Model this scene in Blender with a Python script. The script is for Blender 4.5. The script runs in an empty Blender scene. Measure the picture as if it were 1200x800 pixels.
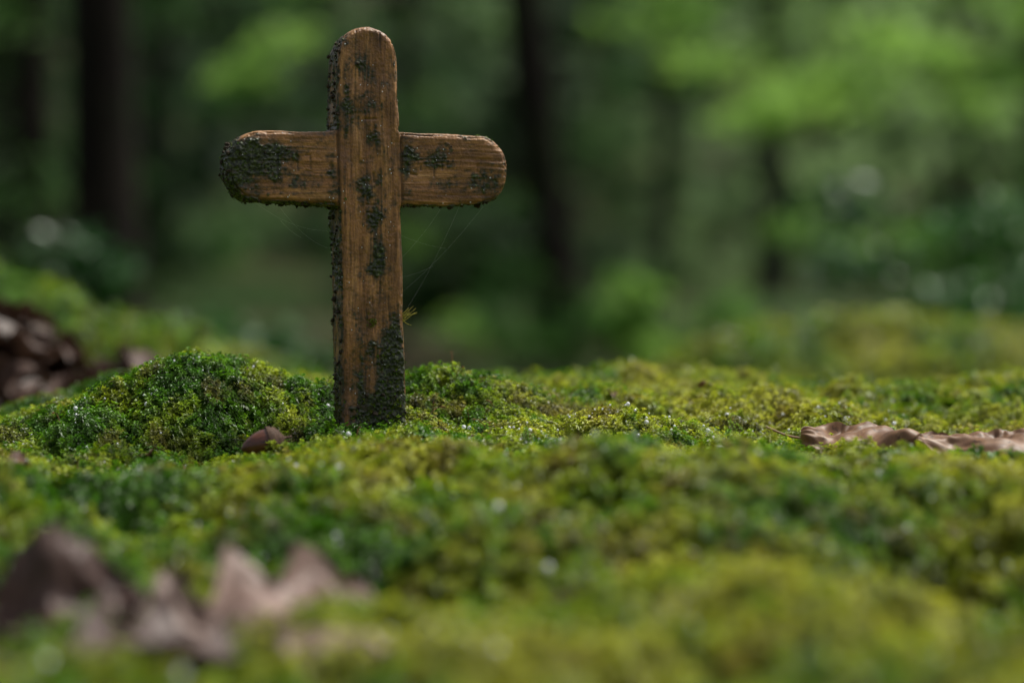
import bpy, bmesh, math
import numpy as np
from mathutils import Vector, Matrix
rng = np.random.default_rng(7)
scene = bpy.context.scene
COL = scene.collection

# ------------------------------------------------------------------ noise
def _h(ix, iy, iz, seed):
    with np.errstate(over='ignore'):
        n = (ix.astype(np.int64).astype(np.uint32)*np.uint32(374761393)
             + iy.astype(np.int64).astype(np.uint32)*np.uint32(668265263)
             + iz.astype(np.int64).astype(np.uint32)*np.uint32(2246822519)
             + np.uint32((seed*3266489917+12345) & 0xffffffff))
        n = (n ^ (n >> np.uint32(15)))*np.uint32(2246822519)
        n = (n ^ (n >> np.uint32(13)))*np.uint32(3266489917)
        n = n ^ (n >> np.uint32(16))
    return n.astype(np.float64)/4294967295.0
def noise3(x, y, z, seed=0):
    x, y, z = np.broadcast_arrays(np.asarray(x, float), np.asarray(y, float), np.asarray(z, float))
    ix, iy, iz = np.floor(x), np.floor(y), np.floor(z)
    fx, fy, fz = x-ix, y-iy, z-iz
    fx = fx*fx*(3-2*fx); fy = fy*fy*(3-2*fy); fz = fz*fz*(3-2*fz)
    r = 0
    for a in (0, 1):
        for b in (0, 1):
            for c in (0, 1):
                w = (fx if a else 1-fx)*(fy if b else 1-fy)*(fz if c else 1-fz)
                r = r + w*_h(ix+a, iy+b, iz+c, seed)
    return r*2-1
def noise2(x, y, seed=0):
    x, y = np.broadcast_arrays(np.asarray(x, float), np.asarray(y, float))
    ix, iy = np.floor(x), np.floor(y)
    fx, fy = x-ix, y-iy
    fx = fx*fx*(3-2*fx); fy = fy*fy*(3-2*fy)
    z0 = np.zeros_like(ix); r = 0
    for a in (0, 1):
        for b in (0, 1):
            r = r + (fx if a else 1-fx)*(fy if b else 1-fy)*_h(ix+a, iy+b, z0, seed)
    return r*2-1
def fbm2(x, y, seed=0, o=4):
    r = 0; a = 1
    for i in range(o):
        r = r + a*noise2(x*2**i, y*2**i, seed+i); a *= .5
    return r
def worley2(x, y, seed=0):
    ix, iy = np.floor(x), np.floor(y)
    best = np.full(x.shape, 9.0)
    z0 = np.zeros_like(ix)
    for a in (-1, 0, 1):
        for b in (-1, 0, 1):
            px = ix+a+_h(ix+a, iy+b, z0, seed); py = iy+b+_h(ix+a, iy+b, z0+1, seed)
            best = np.minimum(best, (px-x)**2+(py-y)**2)
    return best
def sstep(a, b, x):
    t = np.clip((x-a)/(b-a), 0, 1); return t*t*(3-2*t)

# ------------------------------------------------------------------ mesh helpers
def np_mesh(name, verts, faces, mats=(), smooth=True, attrs=None):
    me = bpy.data.meshes.new(name)
    verts = np.asarray(verts, np.float32); faces = np.asarray(faces, np.int32)
    nf, k = faces.shape
    me.vertices.add(len(verts)); me.vertices.foreach_set('co', verts.ravel())
    me.loops.add(nf*k); me.loops.foreach_set('vertex_index', faces.ravel())
    me.polygons.add(nf)
    me.polygons.foreach_set('loop_start', np.arange(0, nf*k, k, dtype=np.int32))
    me.polygons.foreach_set('loop_total', np.full(nf, k, np.int32))
    me.update(calc_edges=True)
    me.polygons.foreach_set('use_smooth', np.full(nf, smooth, bool))
    for k2, v in (attrs or {}).items():
        a = me.attributes.new(k2, 'FLOAT', 'POINT'); a.data.foreach_set('value', np.asarray(v, np.float32).ravel())
    for m in mats: me.materials.append(m)
    me.validate()
    return me
def add_obj(name, me, parent=None, loc=(0, 0, 0)):
    o = bpy.data.objects.new(name, me); COL.objects.link(o); o.location = loc
    if parent: o.parent = parent
    return o
def merge(parts):
    V = []; F = []; off = 0
    for v, f in parts:
        V.append(v); F.append(np.asarray(f)+off); off += len(v)
    return np.concatenate(V), np.concatenate(F)
def rot_mats(n, rng, up=None, tilt=1.0):
    if up is None: up = np.tile([0, 0, 1.0], (n, 1))
    z = up + rng.normal(0, tilt, (n, 3)); z /= np.linalg.norm(z, axis=1)[:, None]
    a = rng.normal(0, 1, (n, 3)); x = np.cross(a, z); x /= np.linalg.norm(x, axis=1)[:, None]
    y = np.cross(z, x)
    return np.stack([x, y, z], axis=2)
def scatter(bv, bf, pos, R, sc):
    n = len(pos); m = len(bv)
    sc = np.asarray(sc)
    if sc.ndim == 1: sc = sc[:, None, None]
    else: sc = sc[:, None, :]
    V = np.einsum('nij,nmj->nmi', R, bv[None]*sc)+pos[:, None, :]
    F = bf[None]+(np.arange(n)*m)[:, None, None]
    return V.reshape(-1, 3), F.reshape(-1, bf.shape[1])
def tube(path, radii, sides=14, seed=0, lump=.1, freq=3.0):
    path = np.asarray(path, float); n = len(path)
    T = np.gradient(path, axis=0); T /= np.linalg.norm(T, axis=1)[:, None]
    ref = np.array([1, 0, 0.0]) if abs(T[0][0]) < .8 else np.array([0, 1, 0.0])
    A = np.cross(T, ref); A /= np.linalg.norm(A, axis=1)[:, None]; B = np.cross(T, A)
    th = np.linspace(0, 2*np.pi, sides, endpoint=False)
    d = A[:, None, :]*np.cos(th)[None, :, None]+B[:, None, :]*np.sin(th)[None, :, None]
    r = np.asarray(radii)[:, None]*(1+lump*noise3(d[..., 0]*freq*.7+seed, d[..., 1]*freq*.7, np.arange(n)[:, None]*.35+d[..., 2], seed))
    V = (path[:, None, :]+d*r[..., None]).reshape(-1, 3)
    i = np.arange(n-1)[:, None]*sides; j = np.arange(sides)[None]; j2 = (j+1) % sides
    F = np.stack([i+j, i+j2, i+sides+j2, i+sides+j], -1).reshape(-1, 4)
    return V, F
def spline(pts, n):
    pts = np.asarray(pts, float); t = np.linspace(0, len(pts)-1, n)
    out = []
    P = np.vstack([2*pts[0]-pts[1], pts, 2*pts[-1]-pts[-2]])
    for q in t:
        i = min(int(q), len(pts)-2); f = q-i
        p0, p1, p2, p3 = P[i], P[i+1], P[i+2], P[i+3]
        out.append(.5*((2*p1)+(-p0+p2)*f+(2*p0-5*p1+4*p2-p3)*f*f+(-p0+3*p1-3*p2+p3)*f**3))
    return np.array(out)

# ------------------------------------------------------------------ material helpers
class NT:
    def __init__(s, name):
        s.m = bpy.data.materials.new(name); s.m.use_nodes = True
        s.t = s.m.node_tree; s.t.nodes.clear()
        s.out = s.n('ShaderNodeOutputMaterial')
    def n(s, typ, **kw):
        nd = s.t.nodes.new(typ)
        for k, v in kw.items():
            if k == 'i':
                for kk, vv in v.items():
                    if isinstance(vv, bpy.types.NodeSocket): s.t.links.new(vv, nd.inputs[kk])
                    else: nd.inputs[kk].default_value = vv
            else: setattr(nd, k, v)
        return nd
    def noise(s, scale, vec=None, detail=4, rough=.55, dist=0):
        i = {'Scale': scale, 'Detail': detail, 'Roughness': rough, 'Distortion': dist}
        if vec is not None: i['Vector'] = vec
        return s.n('ShaderNodeTexNoise', i=i).outputs['Fac']
    def ramp(s, fac, stops, interp='LINEAR'):
        r = s.n('ShaderNodeValToRGB'); r.color_ramp.interpolation = interp
        el = r.color_ramp.elements
        while len(el) < len(stops): el.new(.5)
        for e, (p, c) in zip(el, stops):
            e.position = p; e.color = (*c, 1) if not np.isscalar(c) else (c, c, c, 1)
        s.t.links.new(fac, r.inputs[0]); return r.outputs[0]
    def mix(s, fac, a, b, mode='MIX'):
        nd = s.n('ShaderNodeMix', data_type='RGBA', blend_type=mode)
        for idx, v in ((0, fac), (6, a), (7, b)):
            if isinstance(v, bpy.types.NodeSocket): s.t.links.new(v, nd.inputs[idx])
            else: nd.inputs[idx].default_value = v if idx == 0 else (*v, 1)
        return nd.outputs[2]
    def math(s, op, a, b=0.0, c=0.0):
        nd = s.n('ShaderNodeMath', operation=op)
        for idx, v in ((0, a), (1, b), (2, c)):
            if isinstance(v, bpy.types.NodeSocket): s.t.links.new(v, nd.inputs[idx])
            else: nd.inputs[idx].default_value = v
        return nd.outputs[0]
    def attr(s, name, typ='GEOMETRY'): return s.n('ShaderNodeAttribute', attribute_name=name, attribute_type=typ).outputs['Fac']
    def pos(s): return s.n('ShaderNodeNewGeometry').outputs['Position']
    def obj(s): return s.n('ShaderNodeTexCoord').outputs['Object']
    def bump(s, h, strength, dist):
        return s.n('ShaderNodeBump', i={'Height': h, 'Strength': strength, 'Distance': dist}).outputs[0]
    def principled(s, **i):
        p = s.n('ShaderNodeBsdfPrincipled')
        for k, v in i.items():
            k = k.replace('_', ' ')
            if isinstance(v, bpy.types.NodeSocket): s.t.links.new(v, p.inputs[k])
            else: p.inputs[k].default_value = v
        return p.outputs[0]
    def finish(s, sh): s.t.links.new(sh, s.out.inputs[0]); return s.m
    def leafy(s, col, trans=.35, rough=.5, tcol=None, spec=.5):
        p = s.principled(Base_Color=col, Roughness=rough, Specular_IOR_Level=spec)
        tr = s.n('ShaderNodeBsdfTranslucent', i={'Color': tcol or col}).outputs[0]
        mx = s.n('ShaderNodeMixShader', i={0: trans, 1: p, 2: tr})
        return s.finish(mx.outputs[0])

# moss tint is carried by two per-point values: 'yel' (deep green -> yellow-green) and 'brn' (old brown shoots)
MOSS_STOPS = [(0, (.070, .215, .006)), (.32, (.15, .35, .010)), (.56, (.36, .48, .016)), (1, (.60, .62, .050))]
def moss_tint(x, y):
    b = fbm2(x*9, y*9, 201, 3)*.5+np.clip((x-.03)*1.6, -.10, .24); m_ = fbm2(x*45, y*45, 205, 3)*.5
    f_ = noise2(x*160, y*160, 208)
    yel = np.clip(.48+.75*b+.80*m_+.25*f_, 0, 1)
    brn = sstep(.35, .80, fbm2(x*55, y*55, 211, 2))*.55
    return yel, brn
def mat_moss(name, typ):
    m = NT(name)
    c = m.ramp(m.attr('yel', typ), MOSS_STOPS)
    c = m.mix(m.attr('brn', typ), c, (.29, .18, .05))
    if typ == 'INSTANCER':
        v = m.ramp(m.n('ShaderNodeObjectInfo').outputs['Random'], [(0, .5), (1, 1.35)])
        c = m.mix(1.0, c, v, 'MULTIPLY')
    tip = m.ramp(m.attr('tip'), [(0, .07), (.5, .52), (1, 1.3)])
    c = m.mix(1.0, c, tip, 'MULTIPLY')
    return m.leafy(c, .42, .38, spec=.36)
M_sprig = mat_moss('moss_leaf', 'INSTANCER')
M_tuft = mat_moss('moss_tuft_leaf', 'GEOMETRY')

def mat_ground():
    m = NT('ground_soil_moss'); P = m.pos()
    moss = m.mix(.82, m.ramp(m.attr('yel'), MOSS_STOPS), (.010, .015, .004))
    n = m.noise(7, P, 6, .7)
    lit = m.ramp(n, [(.3, (.018, .014, .008)), (.5, (.055, .038, .020)), (.62, (.10, .066, .038)), (.75, (.04, .028, .015))])
    g = m.ramp(m.noise(.55, P, 4, .6), [(.38, 0.0), (.50, 1.0)])
    grn = m.ramp(m.noise(4, P, 5, .7), [(.3, (.008, .020, .005)), (.7, (.035, .075, .014))])
    far = m.mix(g, lit, grn)
    c = m.mix(m.attr('forest'), moss, far)
    b = m.bump(m.noise(120, P, 3, .7), .8, .01)
    return m.finish(m.principled(Base_Color=c, Roughness=.9, Specular_IOR_Level=.1, Normal=b))
def mat_foliage(name, lo, mid, hi, trans=.4, rough=.6, spec=.2):
    m = NT(name)
    c = m.ramp(m.attr('tone'), [(0, lo), (.5, mid), (1, hi)])
    return m.leafy(c, trans, rough, spec=spec)
def mat_bark(name, a=(.004, .0035, .003), b=(.018, .014, .010)):
    m = NT(name)
    mp = m.n('ShaderNodeMapping', i={'Vector': m.obj(), 'Scale': (1, 1, .25)}).outputs[0]
    n = m.noise(22, mp, 5, .7)
    c = m.ramp(n, [(.35, a), (.65, b)])
    g = m.ramp(m.noise(3, m.obj(), 3), [(.5, 0.0), (.65, .5)])
    c = m.mix(g, c, (.014, .022, .007))
    return m.finish(m.principled(Base_Color=c, Roughness=.9, Specular_IOR_Level=.1, Normal=m.bump(n, .8, .02)))

# ------------------------------------------------------------------ terrain height   (camera stands at y=-1.417)
D0 = 1.417
_dk = np.array([-200, 0, .5, .7, .85, 1.1, 1.33, 1.417, 1.5, 1.62, 1.76, 1.90, 2.1, 2.4, 3, 6, 10, 14, 20, 35, 60, 100, 160, 260])
_hk = np.array([-1.2, -.35, -.115, -.075, -.052, -.030, -.010, -.003, .006, .014, .018, .006, -.06, -.18, -.33, -.36, -.28, -.16, .0, .6, 4.0, 14, 24, 30])
def G(x, y, cx, cy, rx, ry, a): return a*np.exp(-((x-cx)/rx)**2-((y-cy)/ry)**2)
def height(x, y, detail=True):
    x = np.asarray(x, float); y = np.asarray(y, float)
    d = y+D0
    k = .03*np.maximum(1, d*.6)
    h = sum(np.interp(d+o*k, _dk, _hk) for o in (-1.5, -.75, 0, .75, 1.5))/5
    near = 1-sstep(1.9, 2.6, d)
    h = h+near*(G(x, y, -.098, .050, .044, .055, .031)+G(x, y, -.140, .025, .060, .05, .021)+G(x, y, -.045, .05, .03, .04, .010)
        + G(x, y, .062, .085, .055, .040, .022)+G(x, y, .030, .045, .025, .03, .008)+G(x, y, .135, .13, .035, .04, .012)
        + G(x, y, .17, .16, .07, .05, .005) + G(x, y, .36, .14, .17, .14, -.014)
        + G(x, y, .225, -.27, .17, .08, .020)+G(x, y, .02, -.22, .12, .07, .002)+G(x, y, .08, -.13, .06, .04, .004)
        + G(x, y, -.07, -.060, .040, .035, -.014)+G(x, y, -.22, -.08, .09, .08, -.010)
        + G(x, y, -.02, -.42, .10, .07, -.012)+G(x, y, -.07, -.50, .10, .08, -.012)
        + G(x, y, .21, -.50, .05, .05, .006)+G(x, y, .28, -.43, .05, .09, -.036))
    h = h-near*.030*sstep(.17, .30, -x)*sstep(-.05, .15, y)
    h = h+near*(sstep(-.25, .1, y)*.006*fbm2(x*13, y*13, 5, 3)+.006*fbm2(x*8+4, y*8, 6, 2)*sstep(.04, .12, np.hypot(x, y)))
    fore = 1-sstep(-.24, -.12, y)
    h = h+fore*near*(.020*(.50-np.minimum(worley2(x*12+.02*noise2(x*30, y*30, 90)*12, y*12, 91), 1))+.007*fbm2(x*22, y*22, 92, 2))
    h = h+G(x, y, 1.35, 1.75, .80, .38, .36)+G(x, y, .40, 1.7, .45, .35, .27)
    h = h+G(x, y, -1.0, 1.2, .50, .40, .22)
    far = sstep(2.2, 5, d)
    h = h+far*(.05*fbm2(x*.5, y*.5, 11, 4))+sstep(20, 60, d)*1.2*fbm2(x*.06, y*.06, 15, 3)
    if detail:
        fade = (1-sstep(2.4, 3.6, d))*(1-sstep(1.0, 2.0, np.abs(x)))
        wx = x+.008*noise2(x*50, y*50, 21); wy = y+.008*noise2(x*50, y*50, 22)
        c1 = 1-np.minimum(worley2(wx*24, wy*24, 31), 1)
        c2 = 1-np.minimum(worley2(wx*60, wy*60, 37), 1)
        c3 = 1-np.minimum(worley2(wx*130, wy*130, 39), 1)
        amp = .8+.7*sstep(-.4, .4, noise2(x*12, y*12, 48))
        h = h+fade*amp*(.014*(c1-.72)+.0140*(c2-.72)+.0052*(c3-.7)+.0015*fbm2(x*90, y*90, 41, 2))
    return h
def hz(x, y, detail=True): return float(height(np.array([x]), np.array([y]), detail)[0])

def axis(lo, hi, step, far_lo, far_hi, g=1.065):
    a = list(np.arange(lo, hi, step))
    s = step; v = a[-1]
    while v < far_hi: s *= g; v += s; a.append(v)
    s = step; v = a[0]; pre = []
    while v > far_lo: s *= g; v -= s; pre.append(v)
    return np.array(pre[::-1]+a)
xs = axis(-.40, .58, .0027, -160, 160); ys = axis(-.75, .50, .0027, -60, 250)
X, Y = np.meshgrid(xs, ys); Z = height(X, Y)
nx, ny = len(xs), len(ys)
V = np.stack([X.ravel(), Y.ravel(), Z.ravel()], 1)
i, j = np.meshgrid(np.arange(nx-1), np.arange(ny-1)); a = (j*nx+i).ravel()
F = np.stack([a, a+1, a+1+nx, a+nx], 1)
dd = V[:, 1]+D0; ax = np.abs(V[:, 0]-.086)
wedge = 1-sstep(.225*dd+.08, .225*dd+.15, ax)
dens = np.interp(dd, [.55, .65, 1.1, 1.3, 1.75, 1.85, 2.05, 2.4, 2.7, 3.8, 4.2], [0, 22e3, 40e3, 112e3, 112e3, 30e3, 6e3, 3e3, 3e3, 3e3, 0])*wedge
dens *= (1-.9*np.exp(-((V[:, 0]/.02)**2+(V[:, 1]/.012)**2)))
msc = np.interp(dd, [.6, 1.1, 1.35, 1.9, 2.3, 3], [1.8, 1.45, 1.08, 1.2, 2.8, 4.2])
patch = fbm2(V[:, 0]*16, V[:, 1]*16, 77, 3)
frond = sstep(-.1, .5, patch + .9*sstep(.05, .3, V[:, 0]) - .5)
forest = sstep(2.1, 3.6, dd+.4*fbm2(V[:, 0]*3, V[:, 1]*3, 9, 3)-1.5*np.exp(-((V[:, 0]-.9)/.9)**2))
yel, brn = moss_tint(V[:, 0], V[:, 1])
gme = np_mesh('ground', V, F, [mat_ground()], True,
              {'dens_a': dens*(1-.45*frond), 'dens_b': dens*(.03+frond*.17), 'msc': msc, 'forest': forest, 'yel': yel, 'brn': brn})
ground = add_obj('ground', gme)

# ------------------------------------------------------------------ moss sprigs
def leaf_blade(L, W, up, ang, z0, droop, r0=0.0):
    t = np.array([0, .45, 1.0]); ca, sa = math.cos(ang), math.sin(ang)
    rr = r0+L*t*math.cos(up); zz = z0+L*t*math.sin(up)-droop*L*t*t
    c = np.stack([rr*ca, rr*sa, zz], 1)
    side = np.array([-sa, ca, 0])*W*.5
    mid = c[1]
    v = np.array([c[0], mid+side+[0, 0, W*.25], mid-[0, 0, 0], mid-side+[0, 0, W*.25], c[2]])
    f = np.array([[0, 2, 1], [0, 3, 2], [1, 2, 4], [2, 3, 4]])
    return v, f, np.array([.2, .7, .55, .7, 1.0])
def sprig_rosette(seed, H=.0042):
    r = np.random.default_rng(seed); parts = []; tips = []
    for k, (zf, n, L, up) in enumerate([(.3, 4, .0023, .15), (.62, 6, .0024, .45), (.9, 5, .0020, .8)]):
        a0 = r.uniform(0, 6.28)
        for q in range(n):
            v, f, t = leaf_blade(L*r.uniform(.8, 1.2), .0011, up+r.normal(0, .12), a0+q*6.283/n+r.normal(0, .15), H*zf, .25)
            parts.append((v, f)); tips.append(t*(.35+.65*zf))
    V, F = merge(parts); return V, F, np.concatenate(tips)
def sprig_frond(seed, L=.011):
    r = np.random.default_rng(seed); parts = []; tips = []
    for t in np.linspace(.05, 1, 12):
        base = np.array([L*t*.9, 0, L*.55*t-L*.45*t*t+.001])
        for sgn in (-1, 1):
            v, f, tt = leaf_blade(.0024*(1.25-.7*t)*r.uniform(.8, 1.2), .0011, .45+r.normal(0, .2), sgn*.95+r.normal(0, .15), 0, .3)
            parts.append((v+base, f)); tips.append(tt*(.4+.6*t))
    V, F = merge(parts); return V, F, np.concatenate(tips)
sources = []
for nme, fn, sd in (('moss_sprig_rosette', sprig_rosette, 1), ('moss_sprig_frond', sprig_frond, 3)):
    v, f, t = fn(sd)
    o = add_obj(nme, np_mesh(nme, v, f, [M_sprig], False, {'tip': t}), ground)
    px, py = (.012, -.05) if 'ros' in nme else (.05, -.04)
    o.location = (px, py, hz(px, py)); sources.append(o)
ros_v, ros_f, ros_t = sprig_rosette(1)

def moss_nodes(name, seed=1):
    g = bpy.data.node_groups.new(name, 'GeometryNodeTree')
    g.interface.new_socket('Geometry', in_out='INPUT', socket_type='NodeSocketGeometry')
    g.interface.new_socket('Geometry', in_out='OUTPUT', socket_type='NodeSocketGeometry')
    N, Lk = g.nodes, g.links
    gi = N.new('NodeGroupInput'); go = N.new('NodeGroupOutput'); J = N.new('GeometryNodeJoinGeometry')
    Lk.new(gi.outputs[0], J.inputs[0])
    for k, (an, src) in enumerate((('dens_a', sources[0]), ('dens_b', sources[1]))):
        d = N.new('GeometryNodeDistributePointsOnFaces'); Lk.new(gi.outputs[0], d.inputs['Mesh'])
        na = N.new('GeometryNodeInputNamedAttribute'); na.data_type = 'FLOAT'; na.inputs['Name'].default_value = an
        Lk.new(na.outputs['Attribute'], d.inputs['Density']); d.inputs['Seed'].default_value = seed+k*7
        oi = N.new('GeometryNodeObjectInfo'); oi.inputs['Object'].default_value = src; oi.transform_space = 'ORIGINAL'
        ip = N.new('GeometryNodeInstanceOnPoints')
        Lk.new(d.outputs['Points'], ip.inputs['Points']); Lk.new(oi.outputs['Geometry'], ip.inputs['Instance'])
        rv = N.new('FunctionNodeRandomValue'); rv.data_type = 'FLOAT_VECTOR'
        rv.inputs['Min'].default_value = (-.4, -.4, -.05); rv.inputs['Max'].default_value = (.4, .4, .45)
        ad = N.new('ShaderNodeVectorMath'); ad.operation = 'ADD'
        Lk.new(d.outputs['Normal'], ad.inputs[0]); Lk.new(rv.outputs['Value'], ad.inputs[1])
        r2 = N.new('FunctionNodeRandomValue'); r2.data_type = 'FLOAT_VECTOR'
        r2.inputs['Min'].default_value = (0, 0, 0); r2.inputs['Max'].default_value = (0, 0, 6.283); r2.inputs['Seed'].default_value = 5
        al = N.new('FunctionNodeAlignRotationToVector'); al.axis = 'Z'
        Lk.new(r2.outputs['Value'], al.inputs['Rotation']); Lk.new(ad.outputs[0], al.inputs['Vector'])
        Lk.new(al.outputs[0], ip.inputs['Rotation'])
        r3 = N.new('FunctionNodeRandomValue'); r3.data_type = 'FLOAT'
        r3.inputs[2].default_value = .6; r3.inputs[3].default_value = 1.4; r3.inputs['Seed'].default_value = 9
        ns = N.new('GeometryNodeInputNamedAttribute'); ns.data_type = 'FLOAT'; ns.inputs['Name'].default_value = 'msc'
        mu = N.new('ShaderNodeMath'); mu.operation = 'MULTIPLY'
        Lk.new(r3.outputs[1], mu.inputs[0]); Lk.new(ns.outputs['Attribute'], mu.inputs[1])
        Lk.new(mu.outputs[0], ip.inputs['Scale']); Lk.new(ip.outputs[0], J.inputs[0])
    Lk.new(J.outputs[0], go.inputs[0])
    return g
MG = moss_nodes('moss_growth')
md = ground.modifiers.new('moss', 'NODES'); md.node_group = MG

# ------------------------------------------------------------------ the wooden cross
def cross_outline():
    P = []
    def arc(cx, cy, r, a0, a1, n):
        for a in np.radians(np.linspace(a0, a1, n)): P.append((cx+r*math.cos(a), cy+r*math.sin(a)))
    mm = .001
    P.append((21.5*mm, -30*mm)); P.append((21.0*mm, 20*mm)); P.append((19.3*mm, 90*mm))
    arc(18.2*mm+4*mm, 137*mm-4*mm, 4*mm, 180, 90, 5)
    P.append((50*mm, 136.6*mm))
    arc(83*mm-17*mm, 138*mm+17*mm, 17*mm, -90, 0, 9)
    arc(83*mm-18*mm, 178*mm-18*mm, 18*mm, 0, 90, 9)
    P.append((50*mm, 178.6*mm))
    arc(17.6*mm+4*mm, 179*mm+4*mm, 4*mm, 270, 180, 5)
    arc(-1.4*mm, 240*mm-18.2*mm, 18.2*mm, 0, 180, 25)
    arc(-20.0*mm-4*mm, 179*mm+4*mm, 4*mm, 0, -90, 5)
    P.append((-50*mm, 178.8*mm))
    arc(-83*mm+19*mm, 178.2*mm-19*mm, 19*mm, 90, 180, 9)
    arc(-83*mm+18*mm, 138.4*mm+18*mm, 18*mm, 180, 270, 9)
    P.append((-50*mm, 138*mm))
    arc(-18.5*mm-4*mm, 137*mm-4*mm, 4*mm, 90, 0, 5)
    P.append((-17.3*mm, 60*mm)); P.append((-16.5*mm, -30*mm))
    return P
TH = .013
bm = bmesh.new()
vs = [bm.verts.new((x, -TH, z)) for x, z in cross_outline()]
f = bm.faces.new(vs)
r = bmesh.ops.extrude_face_region(bm, geom=[f])
for e in r['geom']:
    if isinstance(e, bmesh.types.BMVert): e.co.y = TH
bmesh.ops.recalc_face_normals(bm, faces=bm.faces)
cap = [e for e in bm.edges if abs(e.verts[0].co.y-e.verts[1].co.y) < 1e-6]
bmesh.ops.bevel(bm, geom=cap, offset=.0030, segments=4, profile=.5, affect='EDGES')
tmp = bpy.data.meshes.new('tmp'); bm.to_mesh(tmp); bm.free()
to = bpy.data.objects.new('tmp', tmp); COL.objects.link(to)
rm = to.modifiers.new('r', 'REMESH'); rm.mode = 'VOXEL'; rm.voxel_size = .00045
dg = bpy.context.evaluated_depsgraph_get()
cme = bpy.data.meshes.new_from_object(to.evaluated_get(dg)); bpy.data.objects.remove(to)
n = len(cme.vertices)
co = np.empty(n*3); cme.vertices.foreach_get('co', co); co = co.reshape(-1, 3)
no = np.empty(n*3, np.float32); cme.vertex_normals.foreach_get('vector', no); no = no.reshape(-1, 3).astype(float)
u, t, v = co[:, 0].copy(), co[:, 1].copy(), co[:, 2].copy()
uc = np.interp(v, [0, .24], [.0024, -.0015])
du = u-uc
inarm = (v > .134)*(v < .183)
arm = sstep(.0185, .0192, np.abs(du))*inarm
front = sstep(.4, .8, -no[:, 1])
side_l = sstep(.45, .8, -no[:, 0]); under = sstep(.5, .85, -no[:, 2])*(v > .05)
disp = np.zeros(n)
disp += .0010*noise3(u*45, t*45, v*28, 1)+.0006*noise3(u*130, t*130, v*70, 2)
gp = noise3(du*900+3*noise3(u*50, t*50, v*20, 14), t*900, v*28, 3); ga = noise3(u*28, t*900, v*900+3*noise3(u*20, t*50, v*50, 15), 4)
gp2 = noise3(du*420, t*420, v*12, 5); ga2 = noise3(u*12, t*420, v*420, 6)
grain = gp*(1-arm)+ga*arm; grain2 = gp2*(1-arm)+ga2*arm
disp += .00020*grain+.00016*grain2+.00014*noise3(u*900, t*900, v*900, 9)
crack = sstep(.58, .85, grain2+.25*noise3(u*60, t*60, v*60, 8))
disp -= .0007*crack
edge = 1-np.maximum.reduce([np.abs(no[:, 0]), np.abs(no[:, 1]), np.abs(no[:, 2])])
nick = sstep(.12, .28, edge)*sstep(.10, .7, noise3(u*140, t*140, v*110, 61)+.5*noise3(u*300, t*300, v*300, 62))
disp -= .0014*nick
gro = np.exp(-((np.abs(du)-.0188)/.0008)**2)*inarm
disp -= .0012*gro
def seg(p, a, b):
    a = np.array(a); b = np.array(b); d = b-a; L = (d@d)
    tt = np.clip(((p-a)@d)/L, 0, 1); q = a+tt[:, None]*d
    return np.linalg.norm(p-q, axis=1)
strokes = []
R0 = np.random.default_rng(3)
def marks(cx, cy, w, h):
    for k in range(R0.integers(1, 4)):
        if R0.random() < .6: xx = cx+R0.uniform(-.5, .5)*w; strokes.append(((xx, cy-h/2*R0.random()), (xx+R0.normal(0, .0003), cy+h/2*R0.uniform(.3, 1))))
        else: yy = cy+R0.uniform(-.5, .5)*h; strokes.append(((cx-w/2, yy), (cx+w/2*R0.random(), yy+R0.normal(0, .0003))))
for k in range(6): marks(-.054+.0060*k, .161, .0040, .010)
for k in range(8): marks(.026+.0056*k, .159, .0040, .011)
for k in range(11): marks(.001, .186-.0115*k, .007, .0080)
P2 = np.stack([du, v], 1); sd = np.full(n, 1.0)
fm = np.where(front > .3)[0]
for a_, b_ in strokes: sd[fm] = np.minimum(sd[fm], seg(P2[fm], a_, b_))
carve = np.exp(-(sd/.0006)**2)*front*sstep(-.6, .4, noise3(u*140, 0*u, v*140, 19))
disp -= .0008*carve
def B(px, py, rx, ry, a=1.0): return a*np.exp(-((du-px)/rx)**2-((v-py)/ry)**2)
field = (B(-.078, .158, .014, .022, 1.1)+B(-.060, .163, .014, .010, .8)+B(-.048, .150, .018, .007, .65)+B(-.043, .168, .014, .004, .6)
    + B(.075, .149, .011, .010, .85)+B(.035, .165, .018, .007, .65)+B(.045, .150, .02, .005, .55)+B(.022, .158, .003, .02, .6)+B(-.022, .158, .004, .02, .55)
    + B(.004, .004, .022, .017, 1.45)+B(.011, .030, .011, .022, 1.1)+B(.010, .055, .009, .016, .85)+B(.013, .075, .005, .012, .55)
    + B(.002, .128, .005, .020, .85)+B(.004, .105, .005, .018, .7)+B(-.004, .150, .005, .010, .55)+B(-.008, .04, .006, .03, .45)
    + B(-.004, .220, .006, .009, .75)+B(-.013, .195, .004, .03, .65)+B(.0, .205, .005, .012, .4)+B(.001, .17, .006, .03, .4))
field = field*(.4+.6*front)+side_l*.72+under*.7
nz = .42*noise3(u*160, t*160, v*160, 23)+.38*noise3(u*420, t*420, v*420, 24)+.28*noise3(u*60, t*60, v*60, 25)+.30*noise3(u*900, t*900, v*900, 28)
nz = nz+.3*grain
film = sstep(.12, .74, field+nz*.80)
dirt = sstep(.56, .92, field+nz*.92)
spots = sstep(.58, .78, noise3(u*330, t*330, v*260, 33))*.9
sp = spots*sstep(-.3, .5, noise3(u*30, t*30, v*30, 34))
film = np.maximum(film, sp); dirt = np.maximum(dirt, sp*.5)
film = np.maximum(film, .85*carve*sstep(-.5, .3, noise3(u*70, t*70, v*70, 35)))
lump = noise3(u*1000, t*1000, v*1000, 26); lump2 = noise3(u*480, t*480, v*480, 27)
disp += dirt*(.0001+.0006*np.maximum(lump, -.5)+.0007*np.maximum(lump2, -.4))*(1-.8*carve)
disp += side_l*dirt*.0008*noise3(u*300, t*300, v*180, 29)
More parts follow.
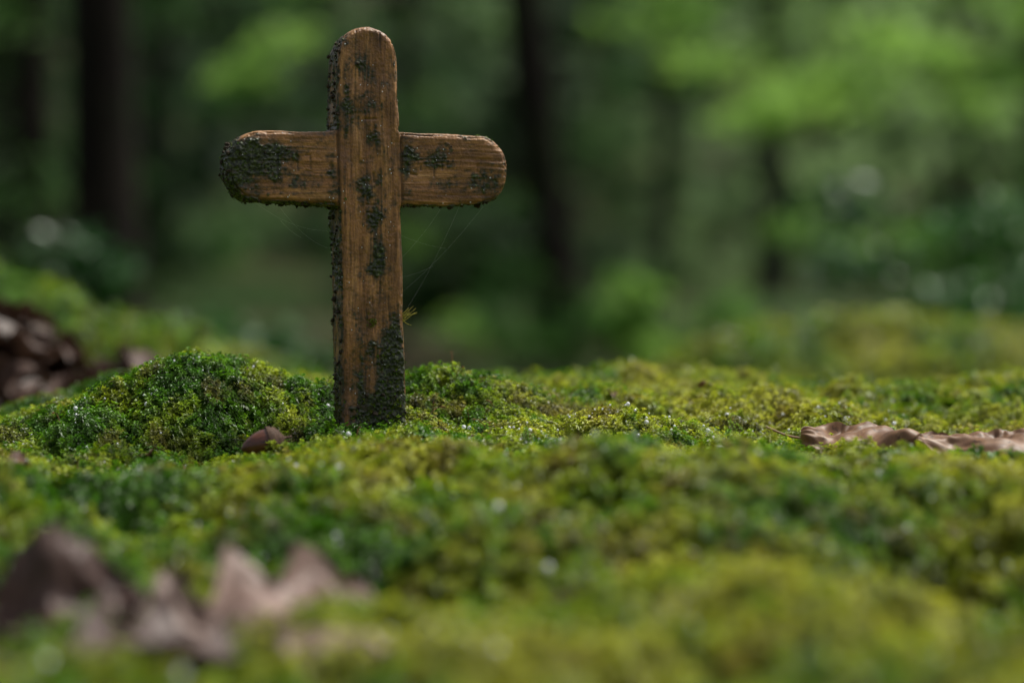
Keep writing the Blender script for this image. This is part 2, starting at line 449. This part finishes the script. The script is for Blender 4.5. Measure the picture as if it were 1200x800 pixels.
co2 = co+no*disp[:, None]
co2[:, 1] += arm*front*.0006
cme.vertices.foreach_set('co', co2.ravel().astype(np.float32))
for nme, val in (('dirt', dirt), ('film', film), ('nick', nick), ('arm', arm), ('crack', np.maximum(crack, gro*.8)), ('basewet', sstep(.06, .0, v+.03*noise3(u*90, t*90, v*90, 51)))):
    a = cme.attributes.new(nme, 'FLOAT', 'POINT'); a.data.foreach_set('value', val.astype(np.float32))
cme.polygons.foreach_set('use_smooth', np.ones(len(cme.polygons), bool)); cme.update()

def mat_wood():
    m = NT('weathered_wet_wood'); O = m.obj()
    mp = m.n('ShaderNodeMapping', i={'Vector': O, 'Scale': (1, 1, .09)}).outputs[0]
    ma = m.n('ShaderNodeMapping', i={'Vector': O, 'Scale': (.09, 1, 1)}).outputs[0]
    def both(scale, det, dist=0.4):
        a = m.noise(scale, mp, det, .65, dist); b = m.noise(scale, ma, det, .65, dist)
        nd = m.n('ShaderNodeMix', data_type='FLOAT'); m.t.links.new(m.attr('arm'), nd.inputs[0])
        m.t.links.new(a, nd.inputs[2]); m.t.links.new(b, nd.inputs[3]); return nd.outputs[0]
    g1 = both(160, 5); g2 = both(700, 4, .2)
    c = m.ramp(g1, [(.30, (.15, .064, .021)), (.47, (.25, .115, .036)), (.58, (.33, .160, .052)), (.72, (.42, .225, .080))])
    c = m.mix(.75, c, m.ramp(g2, [(.33, .38), (.5, 1.0), (.65, 1.35)]), 'MULTIPLY')
    blot = m.ramp(m.noise(38, O, 6, .75), [(.36, .45), (.58, 1.1)])
    c = m.mix(1.0, c, blot, 'MULTIPLY')
    c = m.mix(m.math('MULTIPLY', m.attr('nick'), .5), c, (.52, .34, .17))
    c = m.mix(m.math('MULTIPLY', m.attr('crack'), .75), c, (.03, .015, .008))
    wet = m.mix(.6, c, (.02, .014, .006)); c = m.mix(m.attr('basewet'), c, wet)
    c = m.mix(m.math('MULTIPLY', m.attr('film'), .82), c, (.016, .021, .010))
    dc = m.ramp(m.noise(500, O, 4, .75), [(.3, (.006, .008, .004)), (.48, (.016, .021, .008)), (.60, (.045, .062, .014)), (.72, (.14, .18, .035))])
    c = m.mix(m.attr('dirt'), c, dc)
    h = m.math('ADD', m.math('MULTIPLY', g2, .6), m.math('MULTIPLY', m.noise(900, O, 3), .5))
    ro = m.ramp(m.noise(90, O, 4), [(.35, .28), (.65, .58)])
    return m.finish(m.principled(Base_Color=c, Roughness=ro, Specular_IOR_Level=.42, Normal=m.bump(h, .75, .0008)))
cme.materials.clear(); cme.materials.append(mat_wood())
cross = add_obj('wooden_cross', cme, None, (.0001, 0, 0)); cross.rotation_euler = (0, 0, math.radians(17.5))

def ico(sub=1):
    b = bmesh.new(); bmesh.ops.create_icosphere(b, subdivisions=sub, radius=1)
    v = np.array([x.co[:] for x in b.verts]); f = np.array([[q.index for q in x.verts] for x in b.faces]); b.free(); return v, f
iv, jf = ico(1); iv2, jf2 = ico(2)
def solid(name, col, rough=.8, spec=.3):
    m = NT(name); c = m.ramp(m.noise(900, m.obj(), 3), [(.35, tuple(x*.5 for x in col)), (.65, tuple(x*1.4 for x in col))])
    return m.finish(m.principled(Base_Color=c, Roughness=rough, Specular_IOR_Level=spec))
w = dirt*(.12+1.6*side_l+1.1*under+.5*(v < .03)); w = w*(v > .0); w /= w.sum()
NC = 500
idx = rng.choice(n, NC, p=w)
sc = np.stack([rng.uniform(.3, 1.0, NC)*.00075*rng.choice([1, 1, 1, 1, 2.1], NC)]*3, 1)*rng.uniform(.6, 1.4, (NC, 3))
cv, cf = scatter(iv2*(1+.18*rng.normal(0, 1, (len(iv2), 1))), jf2, co2[idx]+no[idx]*.0003, rot_mats(NC, rng), sc)
add_obj('soil_crumbs', np_mesh('soil_crumbs', cv, cf, [solid('soil', (.032, .022, .012))], True), cross)
w = (dirt*((v < .025)*1.6+side_l*.30)+.9*(no[:, 2] > .6)*(u > .066)*(v > .165)+.40*B(.012, .035, .009, .028)*front*dirt+B(-.02, .136, .005, .004)*.5+.5*B(-.08, .15, .008, .015)*dirt)*(v > -.002)
w /= w.sum(); NM = 520; idx = rng.choice(n, NM, p=w)
mv, mf = scatter(ros_v*.75, ros_f, co2[idx]-no[idx]*.0008, rot_mats(NM, rng, no[idx], .4), rng.uniform(.25, .7, NM))
tint = np.repeat(rng.uniform(.1, .6, NM), len(ros_v))
add_obj('moss_tufts', np_mesh('moss_tufts', mv, mf, [M_tuft], False, {'tip': np.tile(ros_t, NM)*.65, 'yel': tint, 'brn': tint*0+.1}), cross)
lv, lf = scatter(ros_v, ros_f, np.array([.0005, -.0137, .0690])[None]+rng.normal(0, .0014, (26, 3))*[1, .15, 1], rot_mats(26, rng, np.tile([0, -1.0, 0], (26, 1)), .3), rng.uniform(.25, .45, 26))
add_obj('lichen', np_mesh('lichen', lv, lf, [M_tuft], False, {'tip': np.tile(ros_t, 26)*.6, 'yel': np.full(len(lv), .6), 'brn': np.full(len(lv), .2)}), cross)
mw = NT('water_bead'); M_water = mw.finish(mw.principled(Base_Color=(.95, .97, 1, 1), Roughness=.04, IOR=1.33, Transmission_Weight=.42, Specular_IOR_Level=1.0))  # white base put in so clear drops read as lit sparkles
w = front*(1-.4*dirt)*(v > .02); w /= w.sum(); idx = rng.choice(n, 110, p=w)
dv, df = scatter(iv2*[1, .6, 1], jf2, co2[idx], rot_mats(110, rng, np.tile([0, 0, 1.0], (110, 1)), .01), rng.uniform(.0002, .0005, 110))
add_obj('water_beads', np_mesh('water_beads', dv, df, [M_water], True), cross)
sp_ = []
for k in range(9):
    a = np.array([.0195, -.010, .069+.0006*k]); ang = rng.uniform(-.9, 1.0); L = rng.uniform(.004, .010)
    pth = spline([a, a+[L*.5*math.cos(ang), -.001, L*.5*math.sin(ang)], a+[L*math.cos(ang*.5), 0, L*math.sin(ang)+.001]], 6)
    sp_.append(tube(pth, np.linspace(.0004, .00015, 6), 5, k))
vv, ff = merge(sp_); add_obj('moss_sprout', np_mesh('moss_sprout', vv, ff, [solid('straw_moss', (.34, .30, .05))]), cross)

# ------------------------------------------------------------------ spider web
web = bpy.data.curves.new('spider_web', 'CURVE'); web.dimensions = '3D'; web.bevel_depth = .000018; web.bevel_resolution = 1
def strand(a, b, sag=.004):
    s = web.splines.new('POLY'); s.points.add(11)
    for k in range(12):
        f_ = k/11; p = np.array(a)*(1-f_)+np.array(b)*f_; p[2] -= sag*4*f_*(1-f_); s.points[k].co = (*p, 1)
strand((.069, .014, .137), (.020, -.004, .085), .003); strand((.055, .010, .137), (.020, -.004, .070), .004); strand((.045, .008, .137), (.020, -.004, .105), .002)
strand((.020, -.004, .120), (.047, .005, .112), .001); strand((.020, -.004, .095), (.040, .004, .102), .001)
strand((-.062, -.022, .138), (-.021, -.012, .122), .004); strand((-.050, -.019, .138), (-.021, -.012, .112), .004)
strand((-.048, -.018, .128), (-.036, -.016, .118), .001)
mwb = NT('web_silk'); web.materials.append(mwb.finish(mwb.principled(Base_Color=(.6, .62, .6, 1), Roughness=.4)))
add_obj('spider_web', web)

# ------------------------------------------------------------------ dead leaves
def mat_leaf(name, a, b, veinc):
    m = NT(name); O = m.obj()
    c = m.ramp(m.noise(70, O, 6, .7), [(.32, a), (.66, b)])
    c = m.mix(m.attr('vein'), c, veinc)
    s_ = m.ramp(m.noise(260, O, 3), [(.60, 0.0), (.7, .7)]); c = m.mix(s_, c, tuple(x*.3 for x in a))
    return m.leafy(c, .12, .5, spec=.35)
def dead_leaf(name, L, W, mat, lobes=0, curl=.4, bend=.3, seed=0, nL=90, nW=36, stem=True):
    tt, ss = np.meshgrid(np.linspace(0, 1, nL), np.linspace(-1, 1, nW), indexing='ij')
    w = W*np.sin(np.pi*np.clip(tt, 0, 1)**.85)**.65
    if lobes: w = w*(.70+.30*np.cos(2*np.pi*(lobes*tt-.1*np.sign(ss))+seed))
    w = w*(1+.05*noise2(tt*50, ss*0+np.sign(ss)*3, seed))+.0008*(L/.08)
    x = tt*L+np.abs(ss)*w*.35*(1 if lobes else .1); y = ss*w
    vein = np.exp(-(y/(.0007))**2)
    fr = (x-np.abs(y)*.9)/(L/7.5); sv = np.exp(-((fr-np.round(fr))/.06)**2); vein = np.maximum(vein, sv*.6)
    z = curl*(np.abs(y)**1.6)/(W**.6)+.16*W*noise2(tt*5+seed, ss*1.6, seed+1)*1.6+.05*W*noise2(tt*16, ss*5, seed+2)-.0005*vein-bend*L*(tt-.5)**2
    z += .0009*np.cos(fr*2*np.pi)*np.abs(ss)*(L/.1)
    v = np.stack([x-L/2, y, z], -1).reshape(-1, 3)
    a = (np.arange(nL-1)[:, None]*nW+np.arange(nW-1)[None]).ravel(); f = np.stack([a, a+nW, a+nW+1, a+1], 1)
    if not stem: return np_mesh(name, v, f, [mat], True, {'vein': vein.ravel()*0})
    st = tube(spline([(-L/2+.002, 0, -bend*L*.25), (-L/2-.008, .001, -bend*L*.25+.001), (-L/2-.02, .004, -bend*L*.25+.004)], 8), np.linspace(.0008, .0006, 8), 6, seed)
    V, Fc = merge([(v, f), st]); vn = np.concatenate([vein.ravel(), np.full(len(st[0]), .8)])
    return np_mesh(name, V, Fc, [mat], True, {'vein': vn})
ML_brown = mat_leaf('dry_leaf_brown', (.085, .038, .018), (.21, .108, .052), (.27, .155, .08))
ML_dark = mat_leaf('dry_leaf_dark', (.030, .015, .013), (.085, .047, .038), (.13, .08, .06))
ML_pale = mat_leaf('dry_leaf_pale', (.11, .068, .054), (.25, .165, .135), (.29, .20, .165))
def place_leaf(me, x, y, z, rot, name='dry_leaf'):
    o = add_obj(name, me, None, (x, y, z)); o.rotation_euler = rot; return o
rd_ = math.radians
place_leaf(dead_leaf('dry_leaf', .100, .025, ML_brown, 0, -.42, .22, 3), .300, -.048, max(hz(.300, -.048), -.004)+.009, (rd_(32), rd_(3), rd_(-8)))
place_leaf(dead_leaf('dry_leaf', .115, .025, ML_brown, 0, -.45, .18, 8), .368, -.074, max(hz(.368, -.074), -.006)+.008, (rd_(-32), rd_(-6), rd_(172)))
place_leaf(dead_leaf('oak_leaf', .130, .034, ML_pale, 4, .45, .30, 5), -.022, -.488, hz(-.022, -.488)+.014, (rd_(20), rd_(-14), rd_(36)), 'oak_leaf')
place_leaf(dead_leaf('dry_leaf', .060, .026, ML_dark, 0, .6, .3, 9), -.086, -.480, hz(-.086, -.48)+.016, (rd_(38), rd_(-6), rd_(18)))
place_leaf(dead_leaf('dry_leaf', .045, .014, ML_pale, 0, -.5, .3, 12), .022, -.545, hz(.022, -.545)+.007, (rd_(12), 0, rd_(-20)))
place_leaf(dead_leaf('dry_leaf', .075, .024, ML_dark, 3, .4, .3, 15), -.045, -.555, hz(-.045, -.555)+.014, (rd_(20), 0, rd_(30)))
spots_xy = [(-.092, -.09), (-.115, -.085), (-.15, -.10), (-.02, .09), (.15, .13), (.165, .10), (.05, -.15), (.15, -.25), (.095, -.33), (.10, -.36), (-.17, -.16), (.27, .12), (.21, .15), (-.22, -.02), (.03, -.40), (.19, .06)]
lm = dead_leaf('flake', .016, .0055, ML_brown, 0, .6, .5, 2, 14, 8, False)
bvv = np.array([q.co[:] for q in lm.vertices]); bff = np.array([list(p.vertices) for p in lm.polygons])
sx = np.array(spots_xy+[(rng.uniform(-.25, .45), rng.uniform(-.35, .35)) for _ in range(80)])
pp = np.stack([sx[:, 0], sx[:, 1], height(sx[:, 0], sx[:, 1])+.0048], 1)
fs = np.concatenate([rng.uniform(.5, 1.1, len(spots_xy)), rng.uniform(.2, .55, 80)])
fv, ffc = scatter(bvv, bff, pp, rot_mats(len(pp), rng, None, .3), fs)
add_obj('leaf_fragments', np_mesh('leaf_fragments', fv, ffc, [mat_leaf('flake', (.05, .022, .012), (.15, .075, .04), (.2, .11, .06))], True, {'vein': np.zeros(len(fv))}))

# ------------------------------------------------------------------ acorn
def lathe(prof, n=28):
    prof = np.array(prof); th = np.linspace(0, 2*np.pi, n, endpoint=False)
    V = np.stack([np.repeat(prof[:, 0][:, None], n, 1), prof[:, 1][:, None]*np.cos(th), prof[:, 1][:, None]*np.sin(th)], -1).reshape(-1, 3)
    i = np.arange(len(prof)-1)[:, None]*n; j = np.arange(n)[None]; j2 = (j+1) % n
    return V, np.stack([i+j, i+j2, i+n+j2, i+n+j], -1).reshape(-1, 4)
tq = np.linspace(0, 1, 18)
nv, nf = lathe([(-.0125, .00005), (-.0118, .0006)]+[(-.011+.019*q, .0078*math.sin(math.pi*(.06+.62*q))**.75) for q in tq])
m = NT('acorn_shell'); mp = m.n('ShaderNodeMapping', i={'Vector': m.obj(), 'Scale': (.1, 1, 1)}).outputs[0]
cc = m.ramp(m.noise(700, mp, 4), [(.3, (.035, .010, .006)), (.7, (.13, .042, .020))])
M_ac = m.finish(m.principled(Base_Color=cc, Roughness=.3, Normal=m.bump(m.noise(600, mp, 4), .4, .0005)))
aco = add_obj('acorn', np_mesh('acorn', nv, nf, [M_ac]))
cvx, cfx = lathe([(.004+.0085*q, .0088*math.cos(q*math.pi/2*.985)**.55+.00005) for q in tq]+[(.0145, .0006), (.017, .0007), (.0172, .00005)])
cvx = cvx*(1+.05*noise3(cvx[:, 0]*1200, cvx[:, 1]*1200, cvx[:, 2]*1200, 3))[:, None]
add_obj('cup', np_mesh('cup', cvx, cfx, [solid('acorn_cup', (.055, .028, .016))]), aco)
ax_, ay_ = -.053, -.074
aco.location = (ax_, ay_, max(hz(ax_, ay_), -.018)+.0135); aco.rotation_euler = (0, rd_(-14), rd_(12))

# ------------------------------------------------------------------ dew on the moss
N = 1000
dx = rng.uniform(-.30, .50, N); dy = rng.uniform(-.62, .36, N)
cl = rng.random(N) < .24
ctr = np.array([(.11, -.02), (.145, .0), (.17, .03), (.215, .02), (.16, -.07), (.10, -.08), (-.16, .0), (.26, .05), (.31, .10)])[rng.integers(0, 9, N)]
dx = np.where(cl, ctr[:, 0]+rng.normal(0, .028, N), dx); dy = np.where(cl, ctr[:, 1]+rng.normal(0, .028, N), dy)
p = np.stack([dx, dy, height(dx, dy)+.0064+.0015*(dy < -.2)], 1)
s = rng.uniform(.0003, .0008, N)*rng.choice([1, 1, 1, 1, 1.9], N)*(1+.3*(dy < -.2))
dv, df = scatter(iv2, jf2, p, rot_mats(N, rng), s)
add_obj('dew_drops', np_mesh('dew_drops', dv, df, [M_water], True))
st = []
for k in range(46):
    x = rng.choice([-.02, .03, .05, .09, .2, -.14, .3])+rng.normal(0, .03); y = rng.uniform(-.08, .22); z = hz(x, y)
    L = rng.uniform(.007, .014); q = rng.normal(0, .003, 2)
    st.append(tube(spline([(x, y, z), (x+q[0]*.4, y, z+L*.6), (x+q[0], y+q[1], z+L), (x+q[0]*1.6, y+q[1], z+L*1.02)], 8), [.00022]*6+[.0005, .0003], 6, k))
vv, ff = merge(st); add_obj('moss_capsules', np_mesh('moss_capsules', vv, ff, [solid('moss_stalk', (.14, .055, .02))]))
pv = iv2*(1+.12*noise3(iv2[:, 0]*1.7, iv2[:, 1]*1.7, iv2[:, 2]*1.7, 5))[:, None]*[.0055, .0045, .0038]
add_obj('pebble', np_mesh('pebble', pv, jf2, [solid('pale_stone', (.42, .44, .46), .35, .6)]), None, (.178, .015, hz(.178, .015)+.005))

# ------------------------------------------------------------------ background woodland
leafq_v = np.array([(-.5, 0, 0), (-.1, -.28, .05), (-.05, 0, 0), (-.1, .28, .05), (.5, 0, -.06)]); leafq_f = np.array([[0, 1, 2], [0, 2, 3], [1, 4, 2], [2, 4, 3]])
def clumps(centers, radii, counts, size, flat=.45, tilt=.45, tones=None, seed=0):
    r = np.random.default_rng(seed); P = []; S = []; T = []
    for k, (c, R, nn) in enumerate(zip(centers, radii, counts)):
        q = r.normal(0, 1, (nn, 3)); q /= np.linalg.norm(q, axis=1)[:, None]; q *= (r.random(nn)**.45)[:, None]
        q *= (1+.35*noise3(q[:, 0]*2+k, q[:, 1]*2, q[:, 2]*2, seed))[:, None]
        R = np.asarray(R); R = R if R.ndim else np.array([R, R, R*flat])
        P.append(np.asarray(c)+q*R); S.append(size*r.uniform(.6, 1.35, nn))
        tn = tones[k] if tones is not None else r.random()
        T.append(np.clip(tn+r.normal(0, .10, nn), 0, 1))
    P = np.concatenate(P); S = np.concatenate(S); T = np.concatenate(T)
    V, F = scatter(leafq_v, leafq_f, P, rot_mats(len(P), r, None, tilt), S)
    return V, F, np.repeat(T, 5)
MF_tree = mat_foliage('beech_leaves', (.009, .027, .006), (.04, .11, .020), (.16, .30, .052))
MF_bright = mat_foliage('lit_leaves', (.020, .070, .011), (.092, .225, .033), (.26, .44, .080), .5)  # brighter copy of the leaf green; light through gaps put into its colour
MF_shrub = mat_foliage('shrub_leaves', (.010, .045, .009), (.03, .110, .020), (.085, .20, .045), .3, .34, .45)
MF_far = mat_foliage('distant_foliage', (.009, .024, .009), (.045, .100, .032), (.27, .40, .16), .45)  # pale end of the ramp stands in for mist
MB = mat_bark('bark'); MBf = mat_bark('distant_bark', (.010, .012, .008), (.030, .033, .022))  # distant bark made paler to stand in for haze
def tree(name, x, d, r0, H, lean=(0, 0), flare=1.5, sprays=(), crown=True, seed=0, fol=MF_tree, taper=.45, bark=None):
    y = d-D0; z0 = hz(x, y, False)-.15; R = np.random.default_rng(seed)
    zs = np.concatenate([[0, .1, .25, .5], np.linspace(.9, H, 22)])
    path = np.stack([x+lean[0]*zs+.03*noise2(zs*.8, zs*0, seed), y+lean[1]*zs+.03*noise2(zs*.8, zs*0+5, seed), z0+zs], 1)
    rad = r0*(1-(1-taper)*zs/H)*(1+(flare-1)*np.exp(-zs/.35))
    parts = [tube(path, rad, 20, seed, .12)]
    cen = []; rd = []; cn = []; tn = []
    def limb(a, b, rr):
        mid = (a+b)/2+np.array([0, 0, .12*np.linalg.norm(b-a)])
        pth = spline([a, mid, b], 9); parts.append(tube(pth, np.linspace(rr, rr*.2, 9), 8, seed)); return pth
    if crown:
        for k in range(9):
            f_ = R.uniform(.55, 1.0); a = np.array([x+lean[0]*H*f_, y+lean[1]*H*f_, z0+H*f_]); an = R.uniform(0, 6.28); L = H*R.uniform(.12, .24)
            b = a+[math.cos(an)*L, math.sin(an)*L, L*R.uniform(.2, .7)]; limb(a, b, r0*.28)
            for c in range(2): cen.append(a+(b-a)*(.6+.38*c)+R.normal(0, .2, 3)); rd.append(H*R.uniform(.05, .09)); cn.append(60); tn.append(R.random())
    for (sx, sd_, sz, R_, cnt, tone) in sprays:
        b = np.array([sx, sd_-D0, sz]); za = max(b[2]-.6-abs(b[0]-x)*.3, z0+.8); a = np.array([x+lean[0]*(za-z0), y+lean[1]*(za-z0), za])
        limb(a, b, r0*.12)
        for q in range(5):
            cen.append(b+R.normal(0, 1, 3)*[R_*.55, R_*.4, R_*.28]); rd.append(R_*R.uniform(.35, .7)); cn.append(int(cnt*.24)); tn.append(np.clip(tone+R.normal(0, .13), 0, 1))  # tone per spray puts bright and dim light into the leaf colour
    tv, tf = merge(parts)
    tr = add_obj(name, np_mesh(name, tv, tf, [bark or MB]))
    if cen:
        fv, ff_, ft = clumps(cen, rd, cn, .085, .36, .4, tn, seed)
        add_obj('leaves', np_mesh('leaves', fv, ff_, [fol], False, {'tone': ft}), tr)
    return tr
tree('beech_tree', -1.11, 7.0, .105, 7, (-.01, 0), 1.35, [(-1.5, 6.6, .75, .25, 120, .2)], True, 1)
tree('beech_tree', .33, 12.0, .120, 10, (-.10, 0), 1.75, [(-.90, 9.8, .98, .26, 160, .95), (-.6, 10.5, 1.5, .35, 180, .8)], True, 2, MF_bright)
tree('beech_tree', 2.9, 13.0, .06, 8, (.01, 0), 1.4, [(1.15, 10, .95, .50, 420, 1.0), (1.7, 10.4, .85, .55, 400, .9), (.85, 10.6, 1.35, .4, 240, .7), (2.3, 9.8, 1.25, .5, 280, .85), (1.5, 9.5, .35, .40, 200, .45)], True, 3, MF_bright, bark=MBf)
tree('beech_tree', 1.25, 19.0, .07, 10, (.01, 0), 1.3, [(1.9, 15, 1.9, .7, 240, .9)], True, 4, bark=MBf)
tree('beech_tree', 2.35, 21.0, .13, 11, (-.005, 0), 1.3, [(3.2, 15, 1.6, .7, 280, 1.0)], True, 5, bark=MBf)
tree('beech_tree', 4.3, 17.0, .12, 10, (.01, 0), 1.3, [(3.0, 13, 1.5, .6, 280, .95), (3.4, 12, .9, .6, 280, .7)], True, 6, MF_bright)
tree('beech_tree', -2.9, 15.0, .15, 10, (0, 0), 1.3, [(-2.2, 12, 1.5, .7, 240, .4), (-2.6, 12, .8, .6, 240, .25)], True, 7)
tree('beech_tree', -.9, 22.0, .09, 11, (.01, 0), 1.3, [(-1.2, 16, 1.7, .8, 260, .45), (-.5, 16, 1.0, .6, 220, .35)], True, 8)
tree('beech_tree', -4.4, 21.0, .17, 12, (0, 0), 1.3, [(-3.5, 18, 1.4, .9, 280, .3)], True, 9)
tree('beech_tree', 5.3, 22.0, .16, 12, (0, 0), 1.3, [(4.6, 18, 1.6, .9, 280, .7)], True, 10, bark=MBf)

R = np.random.default_rng(5); cen = []; rd = []; cn = []; tn = []; tparts = []
for k in range(640):
    d = R.uniform(22, 75); x = R.uniform(-1, 1)*(.32*d+4); g = hz(x, d-D0, False)
    z = g+R.uniform(.0, 1)**1.2*8.0; cen.append((x, d-D0, z)); rd.append(R.uniform(.7, 1.6)*(.6+d/60)); cn.append(85)
    lit_ = sstep(-4, 8, x*30/d)*(.5+.6*sstep(-.5, 3.0, (z-.0875)*30/d))  # right and upper clumps paler: haze and light put into the leaf tone
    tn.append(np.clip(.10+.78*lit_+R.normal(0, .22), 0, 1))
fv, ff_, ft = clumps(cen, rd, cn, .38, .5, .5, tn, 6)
for k in range(34):
    d = R.uniform(24, 46); x = R.uniform(-1, 1)*(.3*d+3); g = hz(x, d-D0, False); r0 = R.uniform(.08, .18)
    zz = np.linspace(-.2, 12, 9); l = R.normal(0, .015)
    tparts.append(tube(np.stack([x+l*zz, np.full(9, d-D0)+0*zz, g+zz], 1), r0*np.linspace(1.15, .6, 9), 10, k))
dt = add_obj('distant_trees', np_mesh('distant_trees', *merge(tparts), [MBf]))
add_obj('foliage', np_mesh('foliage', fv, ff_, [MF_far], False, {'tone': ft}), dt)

def shrub(name, x, d, w, h, n_, size, fol, seed, tone=.5, stems=9):
    y = d-D0; z0 = hz(x, y, False); R = np.random.default_rng(seed); parts = []; cen = []; rd = []; cn = []; tn = []
    for k in range(stems):
        b = np.array([x+R.uniform(-1, 1)*w, y+R.uniform(-1, 1)*w*.7, z0+h*R.uniform(.35, 1)])
        a = np.array([x+R.normal(0, .05), y+R.normal(0, .05), z0-.03])
        parts.append(tube(spline([a, (a+b)/2+[0, 0, h*.15], b], 8), np.linspace(.008, .003, 8), 6, k))
        cen += [b, (a+b)/2+[0, 0, h*.12]]; rr = w*R.uniform(.28, .42); rd += [rr, rr*.9]; cn += [n_, n_//2]; tq_ = np.clip(tone+R.normal(0, .25), 0, 1); tn += [tq_, tq_*.7]
    o = add_obj(name, np_mesh(name, *merge(parts), [MB]))
    v_, f_, t_ = clumps(cen, rd, cn, size, .6, .55, tn, seed)
    add_obj('leaves', np_mesh('leaves', v_, f_, [fol], False, {'tone': t_}), o)
shrub('shrub', 1.05, 4.7, .32, .58, 130, .038, MF_shrub, 21, .6, 14)
shrub('shrub', 1.65, 5.6, .5, .72, 130, .045, MF_shrub, 22, .5, 12)
shrub('shrub', -.86, 4.3, .26, .56, 110, .04, MF_shrub, 23, .5, 10)
shrub('shrub', -1.5, 4.9, .45, .75, 90, .06, MF_shrub, 24, .3, 10)
shrub('shrub', -.50, 5.2, .22, .34, 90, .04, MF_shrub, 31, .35, 9)
shrub('shrub', .72, 8.2, .30, .42, 110, .06, MF_bright, 25, .7, 10)
shrub('shrub', .25, 9.5, .4, .42, 70, .06, MF_bright, 26, .2, 8)
shrub('shrub', 1.9, 8.8, .45, .6, 100, .07, MF_bright, 27, .4, 9)
shrub('shrub', -.55, 11, .6, .7, 110, .08, MF_tree, 28, .3, 9)
shrub('shrub', -1.9, 10, .7, .9, 110, .08, MF_tree, 29, .25, 9)
shrub('shrub', 3.2, 11, .8, 1.0, 110, .08, MF_bright, 30, .4, 9)

# mossy log, left behind
lp = spline([(-1.25, 1.35, .13), (-.75, 1.15, .07), (-.42, 1.02, .020), (-.14, .92, -.050), (.10, .86, -.14)], 90)
lr = np.interp(np.linspace(0, 1, 90), [0, .5, 1], [.085, .066, .05])
lv, lf = tube(lp, lr, 48, 3, .22, 3)
lv = lv+(.008*noise3(lv[:, 0]*30, lv[:, 1]*30, lv[:, 2]*30, 4))[:, None]
top = sstep(-.02, .03, lv[:, 2]-np.repeat(lp[:, 2], 48))
ld = top*14000
ly, lb = moss_tint(lv[:, 0], lv[:, 1])
ml = NT('mossy_bark'); cml = ml.mix(.4, ml.ramp(ml.attr('yel'), MOSS_STOPS), (.02, .015, .008)); M_ml = ml.finish(ml.principled(Base_Color=cml, Roughness=.9))
log = add_obj('mossy_log', np_mesh('mossy_log', lv, lf, [M_ml], True, {'dens_a': ld, 'dens_b': ld*.1, 'msc': np.full(len(lv), 2.4), 'yel': np.clip(ly+.10, 0, 1)*.8, 'brn': lb}))
mdl = log.modifiers.new('moss', 'NODES'); mdl.node_group = MG
lm = dead_leaf('litter', .06, .018, ML_brown, 0, .5, .4, 4, 12, 6, False)
bvv = np.array([q.co[:] for q in lm.vertices]); bff = np.array([list(p.vertices) for p in lm.polygons])
n1, n2 = 420, 1300
x1 = rng.normal(-.36, .10, n1); y1 = rng.normal(.70, .10, n1)
d2 = rng.uniform(5, 16, n2); x2 = .086+rng.uniform(-1, 1, n2)*(.27*d2+.3); y2 = d2-D0
px = np.concatenate([x1, x2]); py = np.concatenate([y1, y2])
extra = np.concatenate([np.clip(.145*np.exp(-((x1+.39)/.20)**2-((y1-.70)/.15)**2), 0, 1)*rng.random(n1)**.4, np.full(n2, .01)])
pz = height(px, py, False)+extra+.01
pv, pf = scatter(bvv, bff, np.stack([px, py, pz], 1), rot_mats(n1+n2, rng, None, .4), np.concatenate([rng.uniform(.6, 1.1, n1), rng.uniform(.9, 1.5, n2)]))
add_obj('leaf_litter', np_mesh('leaf_litter', pv, pf, [mat_leaf('litter_leaf', (.026, .013, .009), (.095, .052, .034), (.15, .09, .06))], True, {'vein': np.zeros(len(pv))}))

# ------------------------------------------------------------------ light
AZ, EL = math.radians(62), math.radians(60)
w = bpy.data.worlds.new('World'); scene.world = w; w.use_nodes = True
nt = w.node_tree; bg = nt.nodes['Background']; sky = nt.nodes.new('ShaderNodeTexSky'); sky.sky_type = 'NISHITA'; sky.sun_disc = False
sky.sun_elevation = EL; sky.sun_rotation = AZ; sky.dust_density = 5; sky.air_density = 1.0; sky.ozone_density = .6
hs = nt.nodes.new('ShaderNodeHueSaturation'); hs.inputs['Saturation'].default_value = .4
nt.links.new(sky.outputs[0], hs.inputs['Color']); nt.links.new(hs.outputs[0], bg.inputs['Color']); bg.inputs['Strength'].default_value = .14
sl = bpy.data.lights.new('sun', 'SUN'); sl.energy = 4.9; sl.angle = math.radians(14); sl.color = (1, .97, .88)
so = add_obj('sun', sl); dv_ = Vector((math.sin(AZ)*math.cos(EL), math.cos(AZ)*math.cos(EL), math.sin(EL))); so.rotation_euler = dv_.to_track_quat('Z', 'Y').to_euler(); so.location = (3, 3, 12)

# ------------------------------------------------------------------ camera
cd = bpy.data.cameras.new('camera'); cam = add_obj('camera', cd, None, (.086, -D0, .0875))
cd.lens = 85; cd.sensor_width = 36; cd.clip_start = .05; cd.clip_end = 1000
cam.rotation_euler = (math.radians(90-1.21), 0, 0)
cd.dof.use_dof = True; cd.dof.focus_distance = 1.405; cd.dof.aperture_fstop = 3.2
scene.camera = cam
scene.view_settings.view_transform = 'Standard'; scene.view_settings.look = 'None'; scene.view_settings.exposure = 0
